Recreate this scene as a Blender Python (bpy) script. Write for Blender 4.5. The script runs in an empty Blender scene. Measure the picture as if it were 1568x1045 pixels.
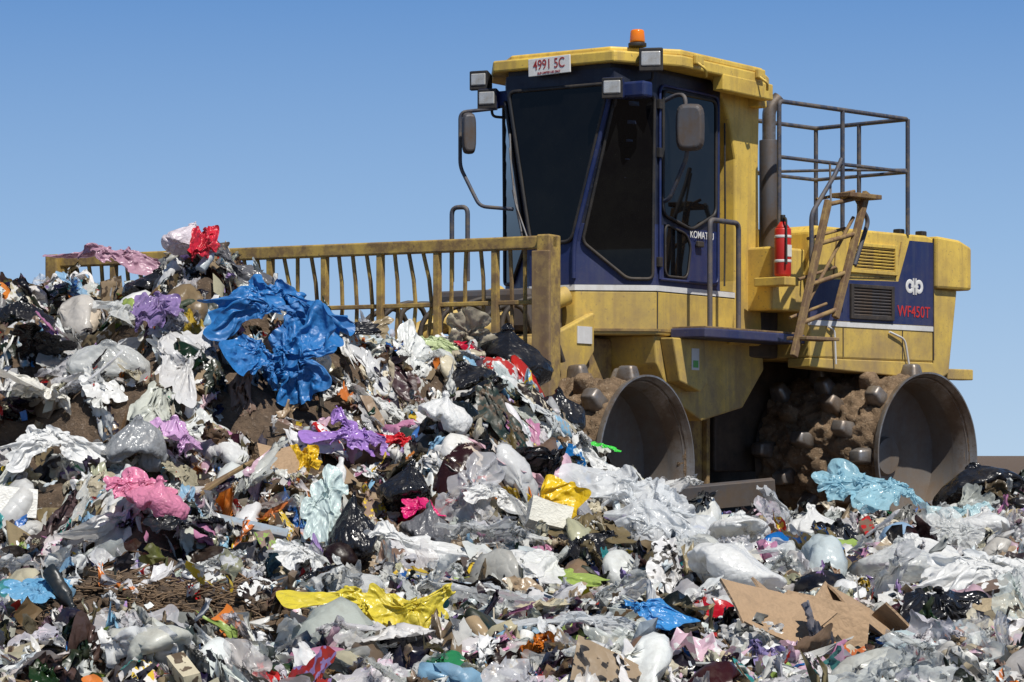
import bpy, math, random, time
import numpy as np
from mathutils import Vector, noise, Matrix
random.seed(7); rng=np.random.default_rng(11)
R=math.radians
scene=bpy.context.scene
# ------------------------------------------------------------ camera / light
CZ=1.6
cam=bpy.data.cameras.new("camera"); camo=bpy.data.objects.new("camera",cam)
scene.collection.objects.link(camo); camo.location=(0,0,CZ); camo.rotation_euler=(R(90),0,0)
cam.lens=100; cam.sensor_width=36; cam.shift_y=0.1115; cam.clip_end=6000; cam.clip_start=.1
scene.camera=camo
scene.view_settings.view_transform='Standard'; scene.view_settings.look='None'; scene.view_settings.exposure=0
SEL=R(58); SROT=R(152)
D=Vector((math.sin(SROT)*math.cos(SEL),math.cos(SROT)*math.cos(SEL),math.sin(SEL)))
sl=bpy.data.lights.new("sun","SUN"); sl.energy=5.0; sl.angle=R(.5); sl.color=(1,.96,.89)
so=bpy.data.objects.new("sun",sl); scene.collection.objects.link(so); so.rotation_euler=(-D).to_track_quat('-Z','Y').to_euler(); so.location=(5,-5,20)
w=bpy.data.worlds.new("World"); scene.world=w; w.use_nodes=True
nt=w.node_tree; bg=nt.nodes['Background']; ST=.065
sky=nt.nodes.new('ShaderNodeTexSky'); sky.sky_type='NISHITA'; sky.sun_disc=False
sky.sun_elevation=SEL; sky.sun_rotation=SROT; sky.air_density=1.0; sky.dust_density=0.0; sky.ozone_density=3.0; sky.altitude=500
tc=nt.nodes.new('ShaderNodeTexCoord'); sp=nt.nodes.new('ShaderNodeSeparateXYZ'); nt.links.new(tc.outputs['Generated'],sp.inputs[0])
rp=nt.nodes.new('ShaderNodeValToRGB'); e=rp.color_ramp.elements
e[0].position=0; e[0].color=(.46,.62,.80,1); e[1].position=.17; e[1].color=(.12,.28,.60,1)
m1=e.new(.075); m1.color=(.30,.48,.74,1)
nt.links.new(sp.outputs[2],rp.inputs[0])
vm=nt.nodes.new('ShaderNodeVectorMath'); vm.operation='SCALE'; vm.inputs['Scale'].default_value=1/ST; nt.links.new(rp.outputs[0],vm.inputs[0])
mr=nt.nodes.new('ShaderNodeMapRange'); mr.inputs['From Min'].default_value=.16; mr.inputs['From Max'].default_value=.5; mr.inputs['To Min'].default_value=1; mr.inputs['To Max'].default_value=0
nt.links.new(sp.outputs[2],mr.inputs['Value'])
mx=nt.nodes.new('ShaderNodeMix'); mx.data_type='RGBA'; nt.links.new(mr.outputs[0],mx.inputs[0]); nt.links.new(sky.outputs[0],mx.inputs[6]); nt.links.new(vm.outputs[0],mx.inputs[7])
nt.links.new(mx.outputs[2],bg.inputs[0]); bg.inputs[1].default_value=ST

# ------------------------------------------------------------ materials
def nodes(name):
    m=bpy.data.materials.new(name); m.use_nodes=True
    return m,m.node_tree,m.node_tree.nodes['Principled BSDF']
def noise_node(t,scale,detail=6,rough=.6,coord='Object'):
    tc=t.nodes.new('ShaderNodeTexCoord'); n=t.nodes.new('ShaderNodeTexNoise')
    n.inputs['Scale'].default_value=scale; n.inputs['Detail'].default_value=detail; n.inputs['Roughness'].default_value=rough
    t.links.new(tc.outputs[coord],n.inputs['Vector']); return n
def ramp(t,src,a,b,ca=(0,0,0,1),cb=(1,1,1,1)):
    r=t.nodes.new('ShaderNodeValToRGB'); e=r.color_ramp.elements
    e[0].position=a;e[1].position=b;e[0].color=ca;e[1].color=cb
    t.links.new(src,r.inputs[0]); return r
def mixc(t,f,a,b,mode='MIX'):
    m=t.nodes.new('ShaderNodeMix'); m.data_type='RGBA'; m.blend_type=mode
    for s,v in ((0,f),(6,a),(7,b)):
        if hasattr(v,'links'): t.links.new(v,m.inputs[s])
        elif s==0: m.inputs[s].default_value=v
        else: m.inputs[s].default_value=(*v,1)
    return m.outputs[2]
def math_(t,op,a,b):
    m=t.nodes.new('ShaderNodeMath'); m.operation=op
    for i,v in enumerate((a,b)):
        if hasattr(v,'links'): t.links.new(v,m.inputs[i])
        else: m.inputs[i].default_value=v
    return m.outputs[0]
def bump(t,h,strength,dist,b):
    n=t.nodes.new('ShaderNodeBump'); n.inputs['Strength'].default_value=strength; n.inputs['Distance'].default_value=dist
    t.links.new(h,n.inputs['Height']); t.links.new(n.outputs[0],b.inputs['Normal'])
def paint(name,col,dirt=(.16,.11,.07),lo=.5,hi=.75,rough=.42,amt=.6,scale=3,metal=0,bstr=.1,dust=.6):
    m,t,b=nodes(name)
    n=noise_node(t,scale,8,.7); r=ramp(t,n.outputs[0],lo,hi,(0,0,0,1),(amt,amt,amt,1))
    c=mixc(t,r.outputs[0],col,dirt)
    n2=noise_node(t,.9,3,.5); r2=ramp(t,n2.outputs[0],.3,.7,(.84,.84,.86,1),(1.06,1.05,1.02,1))
    c=mixc(t,1.0,c,r2.outputs[0],'MULTIPLY')
    n3=noise_node(t,38,3,.6); r3=ramp(t,n3.outputs[0],.62,.69,(0,0,0,1),(amt,amt,amt,1))
    c=mixc(t,r3.outputs[0],c,dirt)
    tcs=t.nodes.new('ShaderNodeTexCoord'); mp=t.nodes.new('ShaderNodeMapping'); mp.inputs['Scale'].default_value=(14,14,.9); t.links.new(tcs.outputs['Object'],mp.inputs[0])
    ns=t.nodes.new('ShaderNodeTexNoise'); ns.inputs['Scale'].default_value=1; ns.inputs['Detail'].default_value=4; t.links.new(mp.outputs[0],ns.inputs[0])
    rs=ramp(t,ns.outputs[0],.50,.75,(0,0,0,1),(amt*.7,)*3+(1,)); c=mixc(t,rs.outputs[0],c,dirt)
    ge=t.nodes.new('ShaderNodeNewGeometry'); sx=t.nodes.new('ShaderNodeSeparateXYZ'); t.links.new(ge.outputs['Position'],sx.inputs[0])
    mrn=t.nodes.new('ShaderNodeMapRange'); mrn.inputs['From Min'].default_value=3.7; mrn.inputs['From Max'].default_value=2.1; t.links.new(sx.outputs[2],mrn.inputs['Value'])
    nd=noise_node(t,2.3,9,.75); rd=ramp(t,nd.outputs[0],.33,.62)
    f=math_(t,'MULTIPLY',math_(t,'MULTIPLY',mrn.outputs[0],rd.outputs[0]),dust)
    c=mixc(t,f,c,(.24,.17,.11))
    t.links.new(c,b.inputs['Base Color'])
    rr=ramp(t,n.outputs[0],.35,.7,(rough,)*3+(1,),(min(1,rough+.35),)*3+(1,)); t.links.new(rr.outputs[0],b.inputs['Roughness'])
    b.inputs['Metallic'].default_value=metal
    bump(t,n.outputs[0],bstr,.01,b)
    return m
YEL=paint("yellow_paint",(.75,.52,.09),dirt=(.28,.18,.08),lo=.43,hi=.72,amt=.65,dust=.8)
YELD=paint("worn_yellow_paint",(.50,.335,.07),dirt=(.13,.075,.04),lo=.40,hi=.59,rough=.6,amt=.85,scale=6,bstr=.4,dust=.5)
BLU=paint("blue_paint",(.006,.019,.10),dirt=(.08,.09,.11),lo=.50,hi=.85,amt=.4,dust=.3)
NAVY=paint("navy_frame",(.004,.008,.026),dirt=(.05,.055,.065),lo=.5,hi=.8,amt=.4,dust=.3)
BLK=paint("black_steel",(.012,.012,.014),dirt=(.07,.055,.04),lo=.45,hi=.7,rough=.5,amt=.6,dust=.4)
GRY=paint("grey_steel",(.10,.10,.11),dirt=(.10,.065,.04),lo=.45,hi=.65,rough=.45,metal=.35,amt=.8,dust=.4)
FACE=paint("dusty_wheel_face",(.19,.18,.17),dirt=(.17,.125,.09),lo=.42,hi=.64,rough=.5,metal=.4,amt=.8,scale=3,bstr=.3,dust=.3)
STL=paint("polished_steel",(.36,.35,.34),dirt=(.16,.11,.07),lo=.42,hi=.62,rough=.32,metal=.7,amt=.85,dust=.25)
WHT=paint("white_paint",(.78,.78,.76),dirt=(.4,.35,.28),amt=.35,dust=.35)
RAIL=paint("rail_paint",(.045,.055,.085),dirt=(.15,.12,.09),lo=.45,hi=.62,rough=.5,amt=.8,scale=9)
RED=paint("red_paint",(.55,.02,.015),amt=.15,rough=.3,dust=.1)
SIL=paint("silver_lens",(.62,.62,.60),dirt=(.3,.27,.22),lo=.35,hi=.7,rough=.2,metal=.3,amt=.6,scale=16,dust=0)
RUST=paint("rusty_steel",(.15,.085,.045),dirt=(.33,.22,.08),lo=.45,hi=.6,rough=.7,amt=.8,scale=10)
def orange():
    m,t,b=nodes("amber_plastic"); b.inputs['Base Color'].default_value=(.80,.20,.01,1); b.inputs['Roughness'].default_value=.2
    return m
AMB=orange()
def glassm():
    m,t,b=nodes("tinted_glass")
    n=noise_node(t,2.2,6,.7); r=ramp(t,n.outputs[0],.4,.8,(.003,.003,.004,1),(.009,.009,.008,1)); t.links.new(r.outputs[0],b.inputs['Base Color'])
    r2=ramp(t,n.outputs[0],.45,.8,(.015,)*3+(1,),(.08,)*3+(1,)); t.links.new(r2.outputs[0],b.inputs['Roughness']); b.inputs['IOR'].default_value=1.28
    return m
GLS=glassm()
def mudm(name,c1,c2,c3):
    m,t,b=nodes(name)
    n=noise_node(t,7,10,.75); r=ramp(t,n.outputs[0],.35,.62,(*c1,1),(*c2,1))
    n2=noise_node(t,30,6,.7); r2=ramp(t,n2.outputs[0],.58,.68)
    c=mixc(t,r2.outputs[0],r.outputs[0],c3); t.links.new(c,b.inputs['Base Color']); b.inputs['Roughness'].default_value=.9
    bump(t,n2.outputs[0],1,.03,b); return m
MUD=mudm("caked_mud",(.11,.07,.038),(.29,.195,.115),(.42,.33,.23))
DIRT=mudm("dirt",(.05,.033,.021),(.15,.10,.062),(.26,.20,.15))

# ------------------------------------------------------------ builders
def link(o,parent=None,mat=None):
    scene.collection.objects.link(o)
    if parent: o.parent=parent
    if mat: o.data.materials.append(mat)
    return o
def empty(name,parent=None,loc=(0,0,0),rz=0):
    o=bpy.data.objects.new(name,None); scene.collection.objects.link(o); o.location=loc; o.rotation_euler=(0,0,rz)
    if parent:o.parent=parent
    o.empty_display_size=.2
    return o
import bmesh
def mesh(g,name,mat,v,f,bev=0,smooth=False,seg=2):
    me=bpy.data.meshes.new(name); me.from_pydata(v,[],f); me.update()
    bm=bmesh.new(); bm.from_mesh(me); bmesh.ops.recalc_face_normals(bm,faces=bm.faces); bm.to_mesh(me); bm.free()
    o=bpy.data.objects.new(name,me); link(o,g,mat)
    if bev:
        b=o.modifiers.new('b','BEVEL'); b.width=bev; b.segments=seg; b.limit_method='ANGLE'
    if smooth:
        for p in me.polygons:p.use_smooth=True
    return o
def box(g,name,mat,x0,x1,y0,y1,z0,z1,bev=.008,rot=None):
    v=[(x,y,z) for x in(x0,x1) for y in(y0,y1) for z in(z0,z1)]
    f=[(0,1,3,2),(4,6,7,5),(0,4,5,1),(2,3,7,6),(0,2,6,4),(1,5,7,3)]
    if rot:
        c=Vector(((x0+x1)/2,(y0+y1)/2,(z0+z1)/2)); v=[tuple(Vector(p)-c) for p in v]
        o=mesh(g,name,mat,v,f,bev); o.location=c; o.rotation_euler=rot; return o
    return mesh(g,name,mat,v,f,bev)
def prism(g,name,mat,pts,a,b,axis='z',bev=.008):
    n=len(pts)
    def mk(p,h):
        if axis=='z':return (p[0],p[1],h)
        if axis=='x':return (h,p[0],p[1])
        return (p[0],h,p[1])
    v=[mk(p,a) for p in pts]+[mk(p,b) for p in pts]
    f=[tuple(range(n))[::-1],tuple(range(n,2*n))]+[(i,(i+1)%n,n+(i+1)%n,n+i) for i in range(n)]
    return mesh(g,name,mat,v,f,bev)
def tube(g,name,mat,pts,r=.02,round_=.06):
    P=[Vector(p) for p in pts]; out=[P[0]]
    for i in range(1,len(P)-1):
        a,b,c=P[i-1],P[i],P[i+1]; d1=(a-b);d2=(c-b); rr=min(round_,d1.length*.45,d2.length*.45)
        s=b+d1.normalized()*rr; e=b+d2.normalized()*rr
        for k in range(6):
            t=k/5; out.append((1-t)**2*s+2*t*(1-t)*b+t*t*e)
    out.append(P[-1])
    cu=bpy.data.curves.new(name,'CURVE'); cu.dimensions='3D'; cu.bevel_depth=r; cu.bevel_resolution=3; cu.use_fill_caps=True
    sp=cu.splines.new('POLY'); sp.points.add(len(out)-1)
    for i,p in enumerate(out): sp.points[i].co=(*p,1)
    sp.use_smooth=True
    o=bpy.data.objects.new(name,cu); return link(o,g,mat)
def cyl(g,name,mat,p0,p1,r0,r1=None,n=28,bev=.004):
    r1=r0 if r1 is None else r1
    p0=Vector(p0);p1=Vector(p1);d=(p1-p0).normalized(); q=d.to_track_quat('Z','Y'); v=[]
    for p,r in((p0,r0),(p1,r1)):
        for i in range(n):
            a=i/n*2*math.pi; v.append(tuple(p+q@Vector((r*math.cos(a),r*math.sin(a),0))))
    f=[tuple(range(n))[::-1],tuple(range(n,2*n))]+[(i,(i+1)%n,n+(i+1)%n,n+i) for i in range(n)]
    o=mesh(g,name,mat,v,f,bev)
    for p in o.data.polygons: p.use_smooth=len(p.vertices)==4
    return o
def text(g,name,mat,body,size,loc,rot,sx=1):
    cu=bpy.data.curves.new(name,'FONT'); cu.body=body; cu.size=size; cu.extrude=.001; cu.align_x='CENTER'; cu.align_y='CENTER'; cu.offset=size*.004
    o=bpy.data.objects.new(name,cu); o.location=loc;o.rotation_euler=rot;o.scale=(sx,1,1); return link(o,g,mat)
SIDE=(R(90),0,R(90)); FRONT=(R(90),0,0)

# ------------------------------------------------------------ compactor
M=empty("landfill_compactor")
BZ=1.15
F=empty("front_frame_and_cab",M,(1.187,23.4,BZ),-R(34))
G=empty("rear_frame_and_hood",M,(3.706,25.3,BZ),-R(44))
B=empty("blade_assembly",M,(.327,21.6,BZ),-R(28))

def wheel(g,name,xo,yc,zc,Rr,w,sgn=1):
    W=empty(name,g,(xo,yc,zc))
    v=[];f=[];nx=48;N=200
    for j in range(nx+1):
        x=-w+.04+(w-.09)*j/nx
        for i in range(N):
            a=i/N*2*math.pi; q=Vector((x*5+zc,math.cos(a)*4+xo,math.sin(a)*4))
            d=noise.noise(q)*.05+noise.noise(q*2.7)*.04+abs(noise.noise(q*7))*.035+noise.noise(q*14)*.014
            edge=min(1,(nx-j)/3); r=Rr*.935+d*edge
            v.append((x*sgn,r*math.cos(a),r*math.sin(a)))
    for j in range(nx):
        for i in range(N): f.append((j*N+i,j*N+(i+1)%N,(j+1)*N+(i+1)%N,(j+1)*N+i))
    mesh(W,"drum_shell",MUD,v,f,0,True)
    def lathe(nm,mat,pr,n=96):
        v=[];f=[]
        for x,r in pr:
            for i in range(n):
                a=i/n*2*math.pi; rr=r*(1+.006*noise.noise(Vector((math.cos(a)*3,math.sin(a)*3,x*4+zc)))) ; v.append((x*sgn,rr*math.cos(a),rr*math.sin(a)))
        for j in range(len(pr)-1):
            for i in range(n): f.append((j*n+i,j*n+(i+1)%n,(j+1)*n+(i+1)%n,(j+1)*n+i))
        o=mesh(W,nm,mat,v,f,0,True)
        e=o.modifiers.new('e','EDGE_SPLIT'); e.split_angle=R(30); return o
    lathe("rim",STL,[(-.07,Rr*.92),(-.05,Rr*.985),(-.015,Rr),(0,Rr),(.002,Rr*.98),(-.03,Rr*.96)])
    lathe("rim_inner_wall",STL,[(-.03,Rr*.96),(-.12,Rr*.885),(-.20,Rr*.875)])
    lathe("rim_inner_wall_deep",FACE,[(-.20,Rr*.875),(-.42,Rr*.86)])
    lathe("side_disc",FACE,[(-.42,Rr*.86),(-.47,Rr*.6),(-.49,Rr*.40),(-.49,.18),(-.44,.16),(-.43,.001)])
    lathe("inner_rim",BLK,[(-w+.06,Rr*.9),(-w,Rr*.93),(-w,Rr*.3),(-w,.001)])
    rows=6 if xo==0 else 5;k=0
    for rI in range(rows):
        x=-.19-(w-.32)*rI/(rows-1)
        for i in range(8):
            a=(i+(.5 if rI%2 else 0)+rI*.08)/8*2*math.pi
            u=Vector((0,math.cos(a),math.sin(a))); tt=Vector((0,-math.sin(a),math.cos(a))); xx=Vector((1,0,0))
            r0=Rr*.905; h=.17+random.uniform(-.03,.01); vs=[];nn=12
            prof=((0,.090),(h*.35,.080),(h*.80,.066),(h*.95,.058),(h,.044))
            for hh,rr in prof:
                for q in range(nn):
                    b=q/nn*2*math.pi+.26; cx=math.copysign(abs(math.cos(b))**.4,math.cos(b)); sy=math.copysign(abs(math.sin(b))**.4,math.sin(b)); j=1+random.uniform(-.05,.05)
                    vs.append(tuple(Vector((x*sgn,0,0))+u*(r0+hh)+xx*cx*rr*1.1*j+tt*sy*rr*.9*j))
            fs=[tuple(range(nn)),tuple(range(4*nn,5*nn))]+[(b*nn+c,b*nn+(c+1)%nn,b*nn+nn+(c+1)%nn,b*nn+nn+c) for b in range(4) for c in range(nn)]
            mesh(W,"cleat_%d"%k,MUD if (k*7)%5==0 else STL,vs,fs,0,True); k+=1
    return W
wheel(F,"front_wheel",.36,-.72,.36,.73,1.15)
wheel(F,"front_wheel_far",-2.95,-.72,.36,.73,1.15,-1)
wheel(G,"rear_wheel",0,0,.44,.75,1.42)
wheel(G,"rear_wheel_far",-3.5,0,.44,.75,1.25,-1)

# --- cab
P0=[(0,0),(-.51,-.45),(-.95,-.45),(-1.5,0),(-1.5,1.3),(0,1.3)]
prism(F,"cab_base",YEL,P0,1.44,1.80,bev=.012)
def off(P,d):
    c=(-.75,.4); return [(p[0]+d*(1 if p[0]>c[0] else -1),p[1]+d*(1 if p[1]>c[1] else -1)) for p in P]
prism(F,"cab_band",BLU,off(P0,-.004),1.80,1.852,bev=0)
prism(F,"white_stripe",WHT,off(P0,.004),1.803,1.848,bev=0)
tube(F,"panel_seam",BLK,[(.004,.012,1.46),(.004,.012,1.80)],.005)
prism(F,"base_lip",YELD,off(P0,.008),1.47,1.49,bev=0)
for x,y in((-.30,-.19),(-.12,-.03)): cyl(F,"bolt",GRY,(x+.01,y-.02,1.55),(x+.02,y-.035,1.55),.014)
def ring(z):
    k=min(1,max(0,(z-2.17)/(3.46-2.17)))
    fr=-.51+k*(.379); fl=-.95-k*(.235)
    return [(0,0),(fr,-.45),(fl,-.45),(-1.5,0),(-1.5,1.05),(0,1.05)]
ZS=[1.852,1.90,2.00,2.10,2.20,2.35,2.5,2.65,2.8,2.95,3.1,3.25,3.40,3.50,3.60]
def shell(name,mat,zs):
    v=[];f=[]
    for z in zs: v+= [(x,y,z) for x,y in ring(z)]
    for j in range(len(zs)-1):
        for i in range(6):f.append((j*6+i,j*6+(i+1)%6,(j+1)*6+(i+1)%6,(j+1)*6+i))
    f.append(tuple(range(6))); n=len(zs)*6; f.append(tuple(range(n-6,n)))
    return mesh(F,name,mat,v,f)
shell("cab_shell_lower",BLU,[z for z in ZS if z<=2.36])
shell("cab_shell_upper",NAVY,[z for z in ZS if z>=2.35])
def panel(name,mat,pts,nrm,d=.012,bev=.003):
    nrm=Vector(nrm).normalized(); n=len(pts)
    v=[tuple(Vector(p)-nrm*.02) for p in pts]+[tuple(Vector(p)+nrm*d) for p in pts]
    f=[tuple(range(n)),tuple(range(n,2*n))]+[(i,(i+1)%n,n+(i+1)%n,n+i) for i in range(n)]
    return mesh(F,name,mat,v,f,bev)
def rim_tube(name,mat,pts,nrm,r=.014,d=.014):
    nrm=Vector(nrm).normalized(); P=[Vector(p)+nrm*d for p in pts]; s=(P[0]+P[-1])/2
    return tube(F,name,mat,[s]+P+[s],r,.07)
ws=[(-.535,-.45,2.20),(-.165,-.45,3.47),(-1.155,-.45,3.47),(-.93,-.45,2.20)]
panel("windshield",GLS,ws,(0,-1,0)); rim_tube("windshield_seal",BLK,ws,(0,-1,0),.016)
tube(F,"corner_pillar",BLU,[(-.515,-.455,1.9),(-.512,-.458,2.18),(-.135,-.458,3.47)],.020,.1)
def ch(a,z,far=False):
    rg=ring(z); p=rg[1] if not far else rg[2]; q=(0,0) if not far else (-1.5,0)
    return (p[0]+(q[0]-p[0])*a,p[1]+(q[1]-p[1])*a,z)
for far in (False,True):
    nrm=(Vector((.70,-.70,-.1)) if not far else Vector((-.6,-.8,-.05))).normalized()
    def a0(z): return .64-(z-1.90)/.30*.56 if z<2.20 else .08
    zz=[1.90,2.0,2.1,2.2,2.35,2.5,2.65,2.8,2.95,3.1,3.25,3.40]
    vv=[]
    for z in zz:
        vv.append(tuple(Vector(ch(a0(z),z,far))+nrm*.016)); vv.append(tuple(Vector(ch(.95,z,far))+nrm*.016))
    ff=[(2*i,2*i+1,2*i+3,2*i+2) for i in range(len(zz)-1)]
    mesh(F,"quarter_window"+("_far" if far else ""),GLS,vv,ff,0,True)
    rp_=[ch(.80,1.9,far),ch(.95,1.90,far)]+[ch(.95,z,far) for z in(2.5,3.0,3.40)]+[ch(.08,z,far) for z in(3.40,3.0,2.6,2.2)]+[ch(.64,1.90,far),ch(.80,1.9,far)]
    tube(F,"quarter_window_seal",BLK,[Vector(p)+nrm*.018 for p in rp_],.014,.05)
dg=[(0,.09,2.44),(0,.55,2.34),(0,.96,2.50),(0,.96,3.46),(0,.09,3.46)]
panel("door_window",GLS,dg,(1,0,0)); rim_tube("door_window_seal",BLK,dg,(1,0,0))
dl=[(0,.12,1.93),(0,.48,1.93),(0,.54,2.20),(0,.46,2.30),(0,.12,2.36)]
panel("door_lower_window",GLS,dl,(1,0,0)); rim_tube("door_lower_seal",BLK,dl,(1,0,0),.01)
tube(F,"door_edge",BLU,[(.012,.04,1.9),(.012,.04,3.5),(.012,1.0,3.5),(.012,1.0,1.9),(.012,.04,1.9)],.012,.08)
box(F,"door_handle",BLK,.01,.04,.62,.72,2.20,2.25)
for z in(2.0,2.9,3.3): box(F,"door_hinge",BLK,.0,.035,.0,.05,z,z+.08,.004)
text(F,"door_lettering",WHT,"KOMATSU",.085,(.016,.72,2.30),SIDE)
prism(F,"cab_header",BLK,[(-.03,.0),(-.17,-.44),(-1.17,-.44),(-1.47,0),(-1.47,1.4),(-.03,1.4)],3.56,3.66,bev=.005)
RP=[(-.10,-.5),(.2,.08),(.2,1.50),(.12,1.70),(-1.6,1.70),(-1.7,1.55),(-1.7,.08),(-1.285,-.5)]
prism(F,"roof_panel",YEL,RP,3.64,3.735,bev=.015)
RP2=[(-.22,-.36),(.17,.12),(.17,1.5),(-1.67,1.5),(-1.67,.12),(-1.20,-.36)]
prism(F,"roof_crown",YEL,RP2,3.735,3.79,bev=.015)
box(F,"roof_side_drop",YEL,.10,.205,.75,1.62,3.52,3.66,.012)
box(F,"roof_rear_drop",YEL,-1.6,.10,1.55,1.70,3.47,3.66,.012)
for y in(.25,1.30): 
    box(F,"roof_lift_lug",YEL,.20,.24,y,y+.12,3.68,3.76,.01)
    tube(F,"roof_hook",YEL,[(.22,y+.02,3.7),(.29,y+.06,3.64),(.25,y+.13,3.59)],.012,.03)
cyl(F,"beacon_base",BLK,(-.06,-.2,3.79),(-.06,-.2,3.82),.075)
cyl(F,"beacon_lens",AMB,(-.06,-.2,3.82),(-.06,-.2,3.93),.065,.055,bev=.015)
box(F,"licence_plate",WHT,-.91,-.50,-.535,-.52,3.575,3.72,.004,rot=(0,R(-1.5),0))
REDT=paint("plate_red",(.35,.03,.03),amt=0,dust=0)
text(F,"plate_digits",REDT,"4991 5C",.115,(-.705,-.537,3.66),(R(90),R(-1.5),0),.78)
text(F,"plate_caption",REDT,"QLD LIMITED USE ONLY",.026,(-.705,-.537,3.594),(R(90),R(-1.5),0),.8)
for nm,a,b in(("rops_post",-.30,0.0),("rops_post_far",-1.52,-1.24)):
    v=[];prof=[(1.40,1.22,1.80),(1.60,1.25,1.79),(1.95,1.32,1.75),(3.0,1.32,1.73),(3.30,1.22,1.74),(3.50,1.10,1.75),(3.66,.92,1.76)]
    for z,y0,y1 in prof: v+=[(a,y0,z),(b,y0,z),(b,y1,z),(a,y1,z)]
    n=len(prof); f=[(0,1,2,3),tuple(range(4*n-4,4*n))]+[(j*4+i,j*4+(i+1)%4,j*4+4+(i+1)%4,j*4+4+i) for j in range(n-1) for i in range(4)]
    mesh(F,nm,YEL,v,f,.02)
box(F,"rear_cab_wall",BLK,-1.24,-.30,1.35,1.45,1.8,3.6)
box(F,"yellow_panel_behind_door",YEL,-.30,-.06,1.08,1.14,1.85,3.55,.006)
tube(F,"cable",BLK,[(-.04,1.20,3.3),(-.02,1.17,2.9),(-.04,1.21,2.4),(-.03,1.18,1.9)],.008,.2)
def lamp(g,name,x,y,z,s=.15,rz=0,pm=BLU):
    L=empty(name,g,(x,y,z),rz)
    v=[(-s/2,0,-s/2),(s/2,0,-s/2),(s/2,0,s/2),(-s/2,0,s/2),(-s*.35,s*.9,-s*.35),(s*.35,s*.9,-s*.35),(s*.35,s*.9,s*.35),(-s*.35,s*.9,s*.35)]
    mesh(L,"housing",pm,v,[(0,1,2,3),(4,5,6,7),(0,1,5,4),(1,2,6,5),(2,3,7,6),(3,0,4,7)],.012)
    box(L,"lens",SIL,-s*.40,s*.40,-.016,.004,-s*.26,s*.34,.012)
    box(L,"trim",BLK,-s*.49,s*.49,-.008,.01,-s*.47,s*.47,.008)
    tube(L,"bracket",BLK,[(0,s*.5,-s*.3),(0,s*.6,-s*.75),(.1 if x<-.7 else -.1,s*.9,-s*.8)],.012)
lamp(F,"roof_lamp_near",.13,-.30,3.66,.20,R(24),BLK)
lamp(F,"side_lamp_near",-.09,-.54,3.42,.18,R(16))
lamp(F,"roof_lamp_far",-1.50,-.40,3.60,.17,R(10),BLK)
lamp(F,"side_lamp_far",-1.38,-.45,3.43,.18,R(10))
box(F,"lamp_arm_near",BLU,-.16,.14,-.42,-.28,3.35,3.48,.02)
box(F,"lamp_arm_far",BLU,-1.45,-1.2,-.38,-.25,3.37,3.50,.02)
def mirror(name,x,y,z,wd,h,rz):
    L=empty(name,F,(x,y,z),rz)
    n=20;pts=[]
    for i in range(n):
        a=i/n*2*math.pi; c,s=math.cos(a),math.sin(a)
        pts.append((wd/2*math.copysign(abs(c)**.5,c),h/2*math.copysign(abs(s)**.5,s)))
    v=[(p[0],0,p[1]) for p in pts]+[(p[0]*.8,-.06,p[1]*.85) for p in pts]
    mesh(L,"shell",GRY,v,[tuple(range(n)),tuple(range(n,2*n))]+[(i,(i+1)%n,n+(i+1)%n,n+i) for i in range(n)],.014,False)
mirror("mirror_near",.30,.04,3.13,.25,.40,R(22))
tube(F,"mirror_arm_near",RAIL,[(-.02,.1,3.36),(.12,.12,3.42),(.24,.06,3.40),(.26,.06,2.9),(.08,.08,2.56),(.0,.10,2.54)],.018)
mirror("mirror_far",-1.50,-.55,3.14,.13,.36,R(50))
tube(F,"mirror_arm_far",RAIL,[(-1.3,-.42,3.35),(-1.62,-.5,3.33),(-1.62,-.5,2.87),(-1.42,-.5,2.53),(-1.15,-.4,2.50)],.016)
tube(F,"wiper",STL,[(-1.13,-.48,3.12),(-1.10,-.5,2.8),(-1.0,-.5,2.3)],.009)
tube(F,"wiper",STL,[(-1.12,-.5,3.0),(-1.06,-.51,2.55),(-.92,-.49,2.18)],.008)
tube(F,"wiper_arm",GRY,[(-.98,-.49,2.18),(-1.08,-.51,2.65)],.009)
tube(F,"front_grab_rail",RAIL,[(-1.62,-.62,1.9),(-1.62,-.62,2.52),(-1.46,-.62,2.52),(-1.46,-.62,1.9)],.02)
tube(F,"front_grab_rail",RAIL,[(.30,.36,1.50),(.30,.36,2.40),(.30,.84,2.40),(.30,.84,1.45)],.022)
box(F,"side_platform",BLU,.0,.34,.22,1.95,1.42,1.50,.012)
box(F,"platform_tread",RUST,.01,.33,.24,1.9,1.50,1.515,.002)
prism(F,"side_frame_plate",YEL,[(.02,1.44),(1.85,1.44),(1.88,1.20),(1.50,.86),(.8,.74),(.30,.92),(.06,1.2)],-.75,-.03,'x',.015)
prism(F,"side_gusset",YEL,[(.10,1.42),(.62,1.42),(.68,1.05),(.55,.98),(.22,1.06)],-.03,.10,'x',.012)
box(F,"warning_label",WHT,.10,.106,.40,.52,1.16,1.34,.001)
box(F,"warning_label_mark",paint("label_green",(.1,.45,.08),amt=.1),.106,.109,.42,.50,1.18,1.24,.0)
box(F,"lower_frame",YELD,-1.1,-.35,.1,1.5,.0,.80,.02)
box(F,"articulation_block",BLK,-1.25,-.65,1.3,2.0,.15,1.40,.03)
box(F,"articulation_arm",BLK,-1.9,-1.3,2.0,3.2,.35,1.0,.03)
for y in (.5,.95,1.35): box(F,"frame_rib",YELD,-.35,-.30,y,y+.05,.02,.75,.008)
for y,z in((.65,.55),(.65,.35),(1.15,.55),(1.15,.35)): cyl(F,"frame_bolt",BLK,(-.35,y,z),(-.33,y,z),.025)
box(F,"front_frame_box",YELD,-1.5,-.45,-1.15,.05,.62,1.42,.03)
cyl(F,"front_axle",BLK,(-2.6,-.72,.36),(.1-.3,-.72,.36),.2)
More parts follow.
